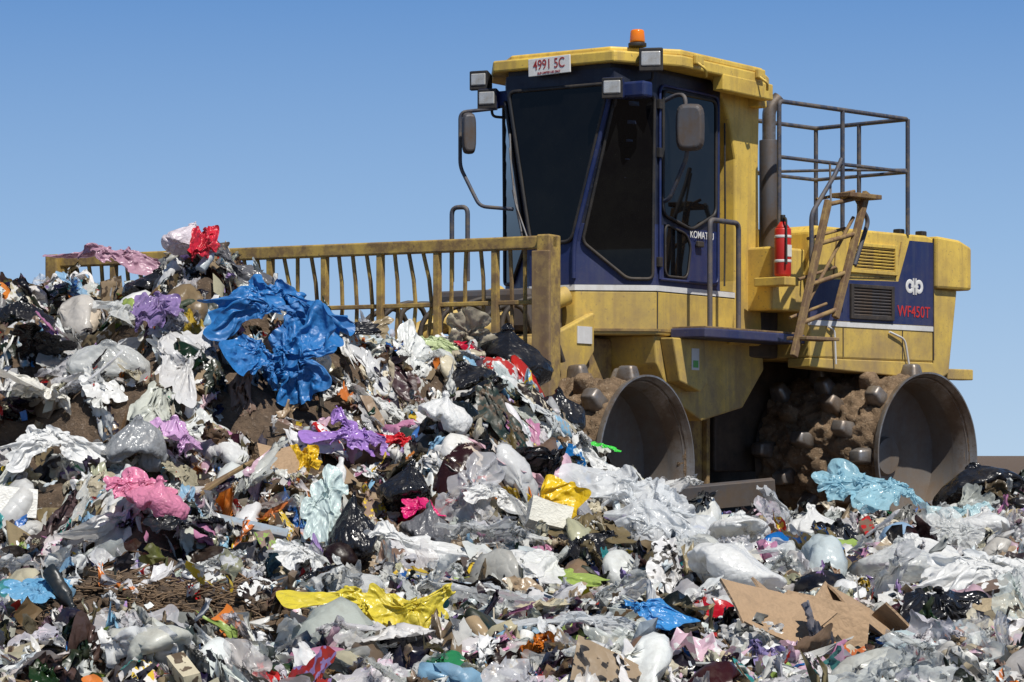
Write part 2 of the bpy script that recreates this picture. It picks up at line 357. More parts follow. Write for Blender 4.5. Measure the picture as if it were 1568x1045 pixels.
prism(F,"fender_arm",YEL,[(-.95,1.42),(-.35,1.62),(-.35,1.30),(-.60,1.05),(-1.0,.9)],-.45,-.38,'x',.012)
box(F,"small_sign",WHT,-.378,-.37,-.62,-.40,1.36,1.50,.0)
box(F,"valve_cover",GRY,-1.55,-.6,-1.0,-.46,1.45,1.80,.05)
cyl(F,"lift_cylinder",YEL,(-1.0,-1.3,1.40),(-.55,-.5,1.76),.08)
cyl(F,"lift_cylinder",YEL,(-1.55,-1.5,1.35),(-1.2,-.5,1.78),.09)
for i in range(8):
    x=-1.95+i*.2; tube(F,"hydraulic_hose",BLK,[(x,-1.4,1.1),(x-.05,-1.4,1.56+.05*(i%3)),(x+.18,-1.15,1.70+.04*(i%2)),(x+.22,-.9,1.2)],.022,.18)
box(F,"push_beam",YELD,-2.6,-.2,-1.6,-1.35,.9,1.38,.05)
for x in(-2.3,-.35): box(F,"push_arm",YELD,x-.1,x+.1,-1.9,.0,.35,.75,.02)

# --- rear frame
HX0,HX1=-1.95,-.45
prism(G,"engine_hood",YEL,[(-1.13,1.30),(-1.13,2.40),(-1.05,2.46),(.60,2.46),(.70,2.44),(.70,1.30)],HX0,HX1,'x',.02)
prism(G,"hood_blue_band",BLU,[(-1.13,1.635),(-1.13,1.99),(.16,2.02),(.33,2.40),(.69,2.40),(.69,1.635)],HX1-.03,HX1+.004,'x',0)
box(G,"hood_white_stripe",WHT,HX1-.03,HX1+.007,-1.13,.69,1.585,1.63,0)
prism(G,"rear_bumper_housing",YEL,[(.70,1.98),(.70,2.46),(1.05,2.44),(1.24,2.38),(1.24,1.98)],HX0-.05,HX1+.05,'x',.025)
prism(G,"rear_body",YEL,[(.70,1.98),(.70,1.1),(.95,1.2),(1.08,1.98)],HX0,HX1,'x',.02)
box(G,"rear_underframe",BLK,HX0+.1,-1.47,-1.2,.9,.3,1.3,.02)
box(G,"hood_top_plate",YEL,HX0+.1,HX1-.05,-1.6,-1.13,1.7,2.25,.02)
box(G,"front_cowl",BLK,HX0,HX1-.35,-1.55,-1.13,1.3,2.1,.02)
prism(G,"rear_fender",YEL,[(-1.13,1.3),(.70,1.3),(.70,1.14),(-1.13,1.22)],HX1-.25,HX1+.002,'x',.01)
box(G,"tail_bracket",YEL,-.6,-.46,.95,1.35,1.15,1.25,.01)
for y in(-.66,.22): tube(G,"hood_seam",BLK,[(HX1+.003,y,1.32),(HX1+.003,y,1.58)],.005)
tube(G,"hood_seam",BLK,[(HX1+.003,.70,1.32),(HX1+.003,.70,2.44)],.006)
tube(G,"hose",WHT,[(HX1+.02,-.9,1.58),(HX1+.03,-.82,1.55),(HX1+.03,-.80,1.25)],.010); tube(G,"hose",WHT,[(HX1+.02,.0,1.56),(HX1+.03,.22,1.50),(HX1+.03,.3,1.2)],.010)
def grille(name,y0,y1,z0,z1,mat,fm):
    box(G,name+"_recess",BLK,HX1-.01,HX1+.006,y0,y1,z0,z1,0)
    n=int((z1-z0)/.028)
    for i in range(n):
        z=z0+.01+i*.028; box(G,name+"_slat",mat,HX1+.004,HX1+.022,y0+.02,y1-.02,z,z+.014,.002,rot=(0,R(25),0))
    for a in((y0-.02,y0+.02,z0-.02,z1+.02),(y1-.02,y1+.02,z0-.02,z1+.02)): box(G,name+"_frame",fm,HX1+.002,HX1+.03,*a,.004)
    for a in((y0+.021,y1-.021,z0-.02,z0+.012),(y0+.021,y1-.021,z1-.012,z1+.02)): box(G,name+"_frame",fm,HX1+.003,HX1+.029,*a,.004)
grille("hood_grille",-.55,.10,2.09,2.32,YEL,YEL)
grille("intake_grille",-.55,.05,1.68,1.95,GRY,BLK)
tube(G,"panel_line",YELD,[(HX1+.004,-.75,2.40),(HX1+.004,-.80,2.02),(HX1+.004,.12,2.05),(HX1+.004,.20,2.38)],.006,.03)
box(G,"hood_handle",BLK,HX1,HX1+.03,-.72,-.60,2.03,2.07)
for y in(.33,.47):
    bpy.ops.mesh.primitive_torus_add(major_radius=.045,minor_radius=.019,location=(HX1+.006,y,1.985),rotation=(0,R(90),0))
    o=bpy.context.object;o.name="badge_ring";o.scale=(1,1,.15);o.parent=G;o.data.materials.append(WHT)
box(G,"badge_bar",WHT,HX1+.004,HX1+.010,.345,.455,1.975,1.995,0)
box(G,"badge_bar",WHT,HX1+.004,HX1+.0105,.375,.392,1.91,2.06,0); box(G,"badge_bar",WHT,HX1+.004,HX1+.0107,.41,.427,1.91,2.06,0)
text(G,"model_lettering",RED,"WF450T",.145,(HX1+.007,.39,1.75),SIDE,.95)
for y in(.28,.62): box(G,"hood_stud",BLK,-.6,-.52,y,y+.08,2.46,2.51,.01)
zt,zm=3.50,3.02;u=-.45
tube(G,"guard_rail_top",RAIL,[(u,-1.557,2.3),(u,-1.557,zt),(u,.304,zt),(-1.5,.304,zt),(-1.5,-.9,zt),(-1.5,-.9,2.4)],.020,.04)
tube(G,"guard_rail_mid",RAIL,[(u,-1.557,zm),(u,.304,zm),(-1.5,.304,zm),(-1.5,-.9,zm)],.017,.04)
for (x,y) in((u,-.665),(u,.304),(-1.5,.304),(-1.0,.304)): tube(G,"guard_rail_post",RAIL,[(x,y,2.45),(x,y,zt)],.020)
tube(G,"guard_rail_brace",RAIL,[(u,.304,zm+.02),(u-.35,-.3,zm),(-1.5,-.7,zm)],.014)
cyl(G,"exhaust_muffler",GRY,(-.85,-1.20,2.2),(-.85,-1.20,3.22),.085)
tube(G,"exhaust_pipe",STL,[(-.85,-1.20,3.2),(-.85,-1.20,3.50),(-.80,-1.12,3.60)],.06,.08)
FE=empty("fire_extinguisher",G,(-.36,-1.62,1.98))
cyl(FE,"bottle",RED,(0,0,0),(0,0,.42),.072,bev=.02); cyl(FE,"neck",RED,(0,0,.42),(0,0,.47),.06,.025); cyl(FE,"valve",BLK,(0,0,.47),(0,0,.53),.022)
box(FE,"label",WHT,.03,.0735,-.03,.03,.17,.27,.0); tube(FE,"hose",BLK,[(0,0,.5),(.07,-.04,.5),(.08,-.05,.1)],.009)
for z in(.12,.33): cyl(FE,"strap",WHT,(0,0,z),(0,0,z+.025),.0745)
box(G,"extinguisher_bracket",YEL,-.60,-.26,-1.72,-1.52,1.90,1.975,.008)
LD=empty("access_ladder",G,(0,0,0))
A0=Vector((.0,-1.45,2.62));A1=Vector((.02,-1.95,1.28));C0=Vector((.05,-.98,2.72));C1=Vector((.05,-1.42,1.62))
for a,b in((A0,A1),(C0,C1)):
    d=b-a; L=d.length; o=box(LD,"ladder_rail",RUST,-.022,.022,-.034,.034,-L/2,L/2,.006); o.location=(a+b)/2; o.rotation_euler=d.to_track_quat('Z','Y').to_euler()
for k in(0.03,.33,.64,.93):
    p=A0.lerp(A1,k*.85);q=C0.lerp(C1,k)
    tube(LD,"ladder_rung",RUST,[p,q],.020)
    tube(LD,"ladder_rung_back",RUST,[p+Vector((-.12,0,.05)),q+Vector((-.12,0,.05))],.014)
tube(LD,"ladder_handrail",RAIL,[(-.05,-1.62,1.9),(-.05,-1.62,2.5),(-.05,-1.3,2.85),(-.05,-1.2,3.0)],.02)
tube(LD,"ladder_handrail",RAIL,[(-.1,-.95,2.7),(-.1,-.75,2.5),(-.1,-.95,2.1)],.02)
tube(LD,"ladder_brace",RUST,[(-.02,-1.7,1.75),(.0,-1.1,2.5)],.016)
box(LD,"ladder_step",RUST,-.1,.12,-1.3,-.85,2.66,2.70,.006)
box(LD,"ladder_step",RUST,-.1,.12,-1.9,-1.45,1.42,1.45,.006)
tube(LD,"chain",STL,[(-.1,-1.3,2.95),(-.05,-1.35,2.6)],.01)

# --- blade
WB=4.72
box(B,"top_rail",YELD,-WB,-.0,-.04,.04,2.02,2.12,.012)
nb=int(WB/.128)
random.seed(3)
for i in range(1,nb):
    x=-.16-i*.128+.03
    if x<-WB+.05: break
    th=(i%4==3); wd=.024 if th else .0125; dp=.03 if th else .014
    b1=random.uniform(-.05,.05) if not th else 0; l=random.uniform(-.03,.03) if not th else 0
    v=[]; 
    for k,z in enumerate((1.10,1.42,1.62,1.82,2.03)):
        dx=b1*math.sin(k/4*3.14)+l*(1-k/4); dy=(.05*math.sin(k/4*3.14) if not th else 0)
        v+=[(x+dx-wd,-dp+dy,z),(x+dx+wd,-dp+dy,z),(x+dx+wd,dp+dy,z),(x+dx-wd,dp+dy,z)]
    f=[(0,1,2,3),(16,17,18,19)]+[(j*4+q,j*4+(q+1)%4,j*4+4+(q+1)%4,j*4+4+q) for j in range(4) for q in range(4)]
    mesh(B,"screen_bar_%d"%i,YELD,v,f,.004)
box(B,"cross_rail",YELD,-WB,-.1,.0,.03,1.60,1.635,.006)
box(B,"end_plate",YELD,-.115,0,-.09,.10,.55,2.125,.012)
box(B,"end_plate_flange",RUST,-.14,.012,-.12,-.09,.55,2.0,.006)
box(B,"end_plate_far",YELD,-WB-.02,-WB+.10,-.09,.10,.55,2.125,.012)
pr=[(.25,-.1),(-.12,-.1),(-.02,.2),(.06,.6),(.05,.9),(-.04,1.12),(.10,1.12),(.25,.9)]
prism(B,"moldboard",YELD,pr,-WB,-.116,'x',.01)

# ------------------------------------------------------------ terrain
def vnoise(seed,n=256):
    g=np.random.default_rng(seed).random((n,n))
    def fn(x,y,s):
        x=np.asarray(x)*s+37.3;y=np.asarray(y)*s+11.7
        xi=np.floor(x).astype(int);yi=np.floor(y).astype(int);fx=x-xi;fy=y-yi
        fx=fx*fx*(3-2*fx);fy=fy*fy*(3-2*fy)
        a=g[xi%n,yi%n];b=g[(xi+1)%n,yi%n];c=g[xi%n,(yi+1)%n];d=g[(xi+1)%n,(yi+1)%n]
        return (a*(1-fx)+b*fx)*(1-fy)+(c*(1-fx)+d*fx)*fy-.5
    return fn
VN=vnoise(5)
RX=[-9,-6,-3.69,-3.2,-2.75,-2.45,-2.2,-2.05,-1.85,-1.55,-1.3,-.87,-.3,.10,.4,.78,1.3,2,9]
RZ=[2.2,2.6,2.68,2.68,2.64,2.68,2.90,2.90,2.65,2.50,2.36,2.18,2.12,1.95,1.56,1.18,.95,.93,.93]
def base(Y):
    return np.interp(Y,[0,6,9,11,15,19,22,26,60,400,3000],[0,.35,.55,.70,.90,.93,.93,1.04,1.10,1.0,.6])
def height(X,Y):
    X=np.asarray(X,float);Y=np.asarray(Y,float)
    b=base(Y); r=np.interp(X,RX,RZ)
    s=np.clip((Y-14.3-.5*VN(X,Y*0,.8))/5.7,0,1); g=s*s*(3-2*s)
    yb=21.6-(X-.327)*.531-.35
    back=np.clip((Y-np.maximum(yb,21.0))/1.6,0,1); g=g*(1-back*back*(3-2*back))
    h=b+np.maximum(r-b,0)*g
    h+= .42*np.exp(-((X-4.1)/.7)**2-((Y-20.8)/1.2)**2)
    h+= .13*np.exp(-((X+1.45)/.6)**4-((Y-12.6)/.6)**4)
    near=np.clip((Y-8)/2,0,1)*np.clip((60-Y)/30,0,1)
    slope=np.clip(s*(1-s)*4,0,1)*(X<1)
    h+=near*((.20+.30*slope)*VN(X,Y,1.7)+(.15+.16*slope)*VN(X,Y,3.3)+(.10*VN(X,Y,7)) )*np.where(Y>21.0,.4,1)
    return h
def quads(name,v,f,mat,cols=None,cols2=None,smooth=True):
    me=bpy.data.meshes.new(name); nv=len(v);nf=len(f); k=f.shape[1]
    me.vertices.add(nv); me.vertices.foreach_set('co',np.ascontiguousarray(v,dtype=np.float32).ravel())
    me.loops.add(nf*k); me.loops.foreach_set('vertex_index',np.ascontiguousarray(f,dtype=np.int32).ravel())
    me.polygons.add(nf); me.polygons.foreach_set('loop_start',np.arange(nf,dtype=np.int32)*k)
    me.polygons.foreach_set('use_smooth',np.full(nf,smooth))
    me.update(calc_edges=True)
    for nm,c in(("Col",cols),("Col2",cols2)):
        if c is not None:
            at=me.attributes.new(nm,'FLOAT_COLOR','POINT'); at.data.foreach_set('color',np.ascontiguousarray(c,dtype=np.float32).ravel())
    if mat: me.materials.append(mat)
    o=bpy.data.objects.new(name,me); scene.collection.objects.link(o); return o
def gridf(nx,ny):
    i=np.arange((ny-1)*(nx-1)); a=(i//(nx-1))*nx+i%(nx-1)
    return np.stack([a,a+1,a+nx+1,a+nx],-1)
def grid_obj(name,xs,ys,mat):
    X,Y=np.meshgrid(xs,ys); Z=height(X,Y)
    return quads(name,np.stack([X,Y,Z],-1).reshape(-1,3),gridf(len(xs),len(ys)),mat)
def axis(lo,hi,step,far):
    a=list(np.arange(lo,hi+1e-6,step)); s=step; x=hi
    while x<far: s*=1.35; x+=s; a.append(x)
    s=step;x=lo; pre=[]
    while x>-far: s*=1.35;x-=s; pre.append(x)
    return np.array(pre[::-1]+a)

# ------------------------------------------------------------ cloth simulation of the plastic film and bag shapes
def uvsphere(nu,nv):
    th=np.linspace(.05,math.pi-.05,nv); ph=np.arange(nu)/nu*2*math.pi
    T,P=np.meshgrid(th,ph,indexing='ij'); d=np.stack([np.sin(T)*np.cos(P),np.sin(T)*np.sin(P),np.cos(T)],-1).reshape(-1,3)
    f=[]
    for j in range(nv-1):
        i=np.arange(nu); f.append(np.stack([j*nu+i,j*nu+(i+1)%nu,(j+1)*nu+(i+1)%nu,(j+1)*nu+i],-1))
    return d,np.concatenate(f)
simobjs=[]
def cloth_on(o,grow,bend,fr=15,mass=.15,air=2):
    c=o.modifiers.new('c','CLOTH'); s=c.settings
    s.quality=5; s.mass=mass; s.air_damping=air; s.tension_stiffness=12; s.compression_stiffness=12; s.shear_stiffness=4; s.bending_stiffness=bend
    s.tension_damping=6; s.compression_damping=6; s.shear_damping=4; s.bending_damping=.5
    s.shrink_min=-grow; s.shrink_max=-grow
    cs=c.collision_settings; cs.distance_min=.012; cs.collision_quality=2; cs.friction=fr; cs.use_self_collision=False
    c.point_cache.frame_start=1; c.point_cache.frame_end=60
def sheet_mesh(n,sx,sy,seed,ragged=.14):
    rg=np.random.default_rng(seed); a=np.linspace(-1,1,n); U,V=np.meshgrid(a,a); U=U.ravel();V=V.ravel()
    rr=np.maximum(abs(U),abs(V)); an=np.arctan2(V,U); k=rg.uniform(0,6,4)
    o=1+ragged*(np.sin(2*an+k[0])+.8*np.sin(3*an+k[1])+.5*np.sin(7*an+k[2])+.3*np.sin(13*an+k[3]))
    L=np.maximum(abs(np.cos(an)),abs(np.sin(an)))*.35+.65
    x=np.cos(an)*rr*o/L*sx/2; y=np.sin(an)*rr*o/L*sy/2
    sd=Vector(rg.uniform(-50,50,3)); z=np.array([noise.noise(Vector((x[i]*7/sx,y[i]*7/sy,0))+sd)*.05*sx for i in range(len(x))])
    return np.stack([x,y,z],-1),gridf(n,n)
jobs={}; gs=np.random.default_rng(21); CB_=[[],[],0]
def add_part(v,f): CB_[0].append(v); CB_[1].append(f+CB_[2]); CB_[2]+=len(v)
def add_sphere(c,r,sq=(1,1,1)):
    d,f=uvsphere(12,9); add_part(d*r*np.array(sq)+np.array(c),f)
def add_floor(cx,cy,cz,s,n=5):
    a=np.linspace(-s,s,n); X,Y=np.meshgrid(a,a); add_part(np.stack([X+cx,Y+cy,X*0+cz],-1).reshape(-1,3),gridf(n,n))
SY=-300.
def job_sheet(key,i,n,grow,bend,stack=False):
    cx=i*4.; add_floor(cx,SY,0,1.0)
    if stack:
        for (dx,dy,dz,r) in ((0,0,.22,.20),(-.16,-.05,.12,.16),(.17,.03,.14,.15),(.02,-.15,.08,.13),(-.05,.16,.10,.14)): add_sphere((cx+dx,SY+dy,dz),r)
        asp=.9; lift=.52
    else:
        for k in range(gs.integers(3,6)):
            r=gs.uniform(.06,.17); add_sphere((cx+gs.uniform(-.32,.32),SY+gs.uniform(-.32,.32),r*gs.uniform(.3,1.3)),r)
        asp=gs.choice([.95,.7,.5]); lift=.40
    v,f=sheet_mesh(n,1.0,asp,i+3); v[:,2]+=lift; v+=np.array([cx,SY,0])
    o=quads("sim",v,f,None); cloth_on(o,grow,bend); jobs.setdefault(key,[]).append((o,f)); simobjs.append(o)
def job_bag(key,i,nu,nv,grow,bend):
    cx=i*4.; add_floor(cx,SY,0,1.0)
    for k in range(gs.integers(4,7)):
        r=gs.uniform(.10,.20); add_sphere((cx+gs.uniform(-.18,.18),SY+gs.uniform(-.18,.18),r+gs.uniform(.0,.22)),r,(1,1,gs.uniform(.7,1)))
    d,f=uvsphere(nu,nv); v=d*np.array([.44,.40,.40])+np.array([cx,SY,.44])
    top=np.clip((d[:,2]-.80)/.2,0,1); v[:,0]=cx+(v[:,0]-cx)*(1-.75*top+.35*(top>.85)); v[:,1]=SY+(v[:,1]-SY)*(1-.75*top+.35*(top>.85)); v[:,2]+=.10*top
    rs=np.random.default_rng(i); v+=rs.normal(size=v.shape)*.003
    o=quads("sim",v,f,None); cloth_on(o,grow,bend,15,.15,2); jobs.setdefault(key,[]).append((o,f)); simobjs.append(o)
idx=0
for k in range(9): job_sheet('m',idx,20,gs.uniform(.18,.4),gs.uniform(.01,.15)); idx+=1
for k in range(7): job_sheet('l',idx,36,gs.uniform(.15,.4),gs.uniform(.005,.08)); idx+=1
for k in range(3): job_sheet('t',idx,52,(.16,.24,.32)[k],.01,True); idx+=1
for k in range(6): job_bag('bm',idx,24,17,gs.uniform(.15,.32),gs.uniform(.005,.05)); idx+=1
for k in range(5): job_bag('bl',idx,52,34,gs.uniform(.20,.36),gs.uniform(.002,.02)); idx+=1
co=quads("sim_collider",np.concatenate(CB_[0]),np.concatenate(CB_[1]),None); co.modifiers.new('k','COLLISION'); co.collision.thickness_outer=.012; co.collision.cloth_friction=40; simobjs.append(co)
scene.frame_start=1; scene.frame_end=60
NF=18
for fr in range(1,NF+1): scene.frame_set(fr)
dg_=bpy.context.evaluated_depsgraph_get()
def getv(o):
    e=o.evaluated_get(dg_); me=e.data; a=np.empty(len(me.vertices)*3,dtype=np.float32); me.vertices.foreach_get('co',a); return a.reshape(-1,3).astype(float)
def norm(p):
    p=p-(p.max(0)+p.min(0))/2; return p/(np.abs(p).max()*2)
SIM={k:[(norm(getv(o)),f) for o,f in L] for k,L in jobs.items()}
for o in simobjs:
    me=o.data; bpy.data.objects.remove(o,do_unlink=True); bpy.data.meshes.remove(me)
scene.frame_set(1)
grid_obj("ground",axis(-7,7,.05,2500),axis(6,30,.05,3000),DIRT)

# ------------------------------------------------------------ garbage
def rid(v): return 1-2*abs(v)
def vnormals(p,f):
    a=p[f[:,1]]-p[f[:,0]]; b=p[f[:,3]]-p[f[:,0]]; n=np.cross(a,b); vn=np.zeros_like(p)
    for k in range(4): np.add.at(vn,f[:,k],n)
    return vn/np.maximum(np.linalg.norm(vn,axis=1)[:,None],1e-9)
def wrinkle(p,f,amp,fr,seed=0.):
    """fine film wrinkles: stretched, domain-warped ridges pushed along the surface normal"""
    vn=vnormals(p,f); d=np.empty(len(p)); s=Vector((seed*3.7,seed*1.3,seed*7.1))
    for i in range(len(p)):
        v=Vector(p[i]); q=Vector((v.x*fr,v.y*fr*.6,v.z*fr*.35))+noise.noise_vector(v*3+s)*1.1+s
        d[i]=rid(noise.noise(q))*.6+rid(noise.noise(q*2.3))*.35+rid(noise.noise(q*5))*.10
    return p+vn*(d-d.mean())[:,None]*amp
for key,amp,fr in(('bl',.055,6),('bm',.045,5),('t',.018,7),('l',.018,8)):
    SIM[key]=[(norm(wrinkle(p,f,amp,fr,i+.3)),f) for i,(p,f) in enumerate(SIM[key])]
def garbage_mat(name,attr=True,col=None,transl=.24,rough=.22,crinkle=.30,clear=0,dirt=.5):
    m,t,b=nodes(name); out=t.nodes['Material Output']
    if attr:
        a=t.nodes.new('ShaderNodeAttribute'); a.attribute_name='Col'; c=a.outputs['Color']
        a2=t.nodes.new('ShaderNodeAttribute'); a2.attribute_name='Col2'
        n=noise_node(t,26,2,.4); r=ramp(t,n.outputs[0],.54,.56)
        c=mixc(t,math_(t,'MULTIPLY',r.outputs[0],a2.outputs['Alpha']),c,a2.outputs['Color'])
    else:
        rg=t.nodes.new('ShaderNodeRGB'); rg.outputs[0].default_value=(*col,1); c=rg.outputs[0]
    nd=noise_node(t,4,8,.75); rd=ramp(t,nd.outputs[0],.48,.74,(0,0,0,1),(dirt,dirt,dirt,1))
    c=mixc(t,rd.outputs[0],c,(.15,.11,.072))
    t.links.new(c,b.inputs['Base Color'])
    rr=ramp(t,nd.outputs[0],.42,.68,(rough,)*3+(1,),(min(1,rough+.4),)*3+(1,)); t.links.new(rr.outputs[0],b.inputs['Roughness'])
    w1=noise_node(t,9,1.5,.45); w2=noise_node(t,24,1,.4)
    h1=math_(t,'ABSOLUTE',math_(t,'SUBTRACT',w1.outputs[0],.5),0); h2=math_(t,'MULTIPLY',math_(t,'ABSOLUTE',math_(t,'SUBTRACT',w2.outputs[0],.5),0),.14)
    bump(t,math_(t,'ADD',h1,h2),crinkle,.09,b)
    sh=b.outputs[0]
    if transl:
        tr=t.nodes.new('ShaderNodeBsdfTranslucent'); t.links.new(c,tr.inputs[0])
        mx=t.nodes.new('ShaderNodeMixShader'); mx.inputs[0].default_value=transl
        t.links.new(sh,mx.inputs[1]); t.links.new(tr.outputs[0],mx.inputs[2]); sh=mx.outputs[0]
    if clear:
        tp=t.nodes.new('ShaderNodeBsdfTransparent'); tp.inputs[0].default_value=(.95,.96,.96,1)
        fr=t.nodes.new('ShaderNodeLayerWeight'); fr.inputs[0].default_value=.35
        fac=t.nodes.new('ShaderNodeMapRange'); fac.inputs['To Min'].default_value=clear; fac.inputs['To Max'].default_value=clear*.15; t.links.new(fr.outputs['Facing'],fac.inputs['Value'])
        mx=t.nodes.new('ShaderNodeMixShader'); t.links.new(fac.outputs[0],mx.inputs[0])
        t.links.new(sh,mx.inputs[1]); t.links.new(tp.outputs[0],mx.inputs[2]); sh=mx.outputs[0]
    t.links.new(sh,out.inputs[0])
    return m
GM=garbage_mat("mixed_garbage")
CM=garbage_mat("clear_film",True,None,.3,.12,.3,.55,.2)
def creases(p,rg,K,amp,dspan=.3):
    for k in range(K):
        n=rg.normal(size=3); n[2]*=.5; n/=np.linalg.norm(n); m=rg.normal(size=3); m[2]*=1.6; m/=np.linalg.norm(m)
        d=rg.uniform(-dspan,dspan); p=p+m*(amp*rg.uniform(.3,1))*np.abs(p@n-d)[:,None]
    return p
def tmpl_shard(rg,n,K,amp=.75,asp=1):
    a=np.linspace(-.5,.5,n); X,Y=np.meshgrid(a,a); p=np.stack([X,Y*asp,X*0],-1).reshape(-1,3)
    p=creases(p,rg,K,amp); p+=rg.normal(size=p.shape)*.35/n*.25
    return norm(p),gridf(n,n)
def tmpl_film(rg,n,asp=1,K=3,amp=.45,rough=1.0):
    a=np.linspace(-1,1,n); X,Y=np.meshgrid(a,a); X=X.ravel();Y=Y.ravel()
    rr=np.maximum(abs(X),abs(Y)); an=np.arctan2(Y,X); k1,k2=rg.uniform(0,6,2)
    outl=.42*(1+.24*np.sin(2*an+k1)+.16*np.sin(5*an+k2)+.09*np.sin(11*an+k1*3))
    x=np.cos(an)*rr*outl; y=np.sin(an)*rr*outl*asp
    s=Vector(rg.uniform(-50,50,3)); out=[]
    for i in range(len(x)):
        v=Vector((x[i],y[i],0)); wv=noise.noise_vector(v*2.2+s)
        q=v*2.6+wv*.6+s
        z=.26*rid(noise.noise(q))+.14*rid(noise.noise(q*2.3))+.05*rid(noise.noise(q*5.1))*rough
        z-= .4*(x[i]**2+y[i]**2)
        out.append((v.x+wv.x*.2,v.y+wv.y*.2,z))
    return norm(creases(np.array(out),rg,K,amp)),gridf(n,n)
def tmpl_box(rg,bent=.12,th=None):
    n=5; dims=np.array([1,rg.uniform(.5,.9),th or rg.choice([.03,.03,.04,.4])])
    P=[];Fs=[];o=0
    a=np.linspace(-.5,.5,n); X,Y=np.meshgrid(a,a); X=X.ravel();Y=Y.ravel(); f=gridf(n,n)
    for ax in range(3):
        for s in(-.5,.5):
            q=np.zeros((n*n,3)); q[:,(ax+1)%3]=X; q[:,(ax+2)%3]=Y; q[:,ax]=s; P.append(q*dims); Fs.append((f if s>0 else f[:,::-1])+o); o+=n*n
    return norm(creases(np.concatenate(P),rg,4,bent)),np.concatenate(Fs)
def tmpl_bottle(rg):
    prof=[(0,.001),(0,.16),(.03,.18),(.35,.18),(.4,.165),(.45,.18),(.65,.18),(.8,.08),(.86,.07),(.88,.085),(.95,.085),(.951,.001)]
    n=12;ph=np.arange(n)/n*2*math.pi
    p=np.array([[r*math.cos(a),r*math.sin(a),z-.5] for z,r in prof for a in ph]); p=creases(p,rg,3,.15)
    f=np.concatenate([np.stack([j*n+np.arange(n),j*n+(np.arange(n)+1)%n,(j+1)*n+(np.arange(n)+1)%n,(j+1)*n+np.arange(n)],-1) for j in range(len(prof)-1)])
    return norm(p),f

# ---- larger identifiable litter (placed first so that small litter leaves it showing)
WH=(.80,.80,.78);BK=(.010,.010,.012);TARP=(.022,.15,.40)
mats={}; EX=[]
def gm(col,tr=.15,rough=.3,clear=0,dirt=.5,cr=.25):
    k=(col,tr,rough,clear,dirt,cr)
    if k not in mats: mats[k]=garbage_mat("plastic_%d"%len(mats),False,col,tr,rough,cr,clear,dirt)
    return mats[k]
def place(name,kind,col,X,Y,size,rot=(0,0,0),dz=0,seed=0,tr=.16,rough=.2,clear=0,dirt=.32,ex=.42,z=None,cr=.28):
    rg=np.random.default_rng(seed*17+5)
    if kind in('bag','lump'): p,f=SIM['bl'][seed%len(SIM['bl'])]; p=norm(creases(p,rg,3,.25))
    elif kind=='sheet': p,f=SIM['l'][seed%len(SIM['l'])]; p=norm(creases(p,rg,2,.3))*np.array([1,1,1.5])
    elif kind=='tarp': p,f=SIM['t'][seed%len(SIM['t'])]; p=norm(creases(p,rg,2,.18))*np.array([1,1,1.1])
    elif kind=='box': p,f=tmpl_box(rg,.1,.5 if seed%2 else .03)
    o=quads(name,p,f,gm(col,tr,rough,clear,dirt,cr)); o.scale=[s*1.2 for s in size]; o.rotation_euler=rot
    o.location=(X,Y,(float(height(X,Y))+size[2]*.30+dz+.05) if z is None else z)
    if kind=='box':
        for pl in o.data.polygons: pl.use_smooth=False
    else:
        s=o.modifiers.new('s','SUBSURF'); s.levels=1; s.render_levels=2 if kind=='tarp' else 1
    EX.append((X,Y-.08,max(size[0],size[1])*ex)); return o
place("blue_tarp",'tarp',TARP,-1.46,17.75,(.84,.72,.66),(.80,.05,.2),.32,1,.08,.34,0,.15,.5,None,.35)
place("blue_tarp",'tarp',TARP,-1.28,17.50,(.60,.60,.60),(1.15,.25,-.3),.20,2,.08,.34,0,.15,.5,None,.35)
place("blue_tarp",'tarp',TARP,-1.54,17.25,(.52,.50,.46),(1.1,-.2,1.4),.14,0,.08,.34,0,.15,.5,None,.35)
place("clear_plastic_sheet",'tarp',(.78,.80,.81),.72,17.3,(.70,.84,.64),(.75,.2,.2),.15,0,.35,.10,.30,.06,.5)
place("clear_plastic_sheet",'tarp',(.78,.80,.81),.88,16.5,(.70,.84,.64),(.80,.1,-.3),.13,1,.35,.10,.35,.06,.5)
place("clear_plastic_sheet",'tarp',(.76,.78,.79),1.00,15.7,(.54,.62,.46),(.6,.1,.9),.07,2,.35,.10,.40,.06,.5)
place("white_plastic_sheet",'tarp',WH,2.25,13.4,(.80,.75,.50),(.35,-.15,.5),.06,1,.3,.22,0,.10,.5)
place("white_plastic_sheet",'tarp',WH,.62,18.3,(.50,.60,.50),(.7,.3,1.0),.06,2,.3,.22,0,.15,.45)
place("white_plastic_sheet",'tarp',(.76,.74,.67),-2.80,17.0,(.66,.66,.50),(.6,.2,1.7),.08,0,.25,.25,0,.3,.45)
place("white_plastic_sheet",'tarp',WH,-2.60,16.1,(.55,.5,.42),(.6,-.1,.4),.08,1,.25,.25,0,.25,.45)
place("light_blue_plastic_sheet",'tarp',(.36,.62,.73),2.30,19.2,(.66,.55,.50),(.5,.1,.2),.14,2,.35,.14,.25,.05,.5)
place("light_blue_plastic_sheet",'tarp',(.38,.64,.74),2.56,18.9,(.54,.5,.42),(.5,-.2,1.2),.12,0,.35,.14,.25,.05,.5)
place("light_blue_plastic_sheet",'sheet',(.58,.77,.80),3.05,19.0,(.48,.45,.36),(.5,0,.2),.10,3,.35,.14,.2,.05)
place("clear_plastic_sheet",'tarp',(.70,.72,.73),.32,11.9,(.70,.55,.34),(.2,.1,.5),.03,0,.3,.10,.50,.12,.45)
place("clear_plastic_sheet",'sheet',(.68,.70,.71),-.1,12.7,(.60,.5,.34),(.3,.1,1.5),.05,1,.3,.10,.50,.12)
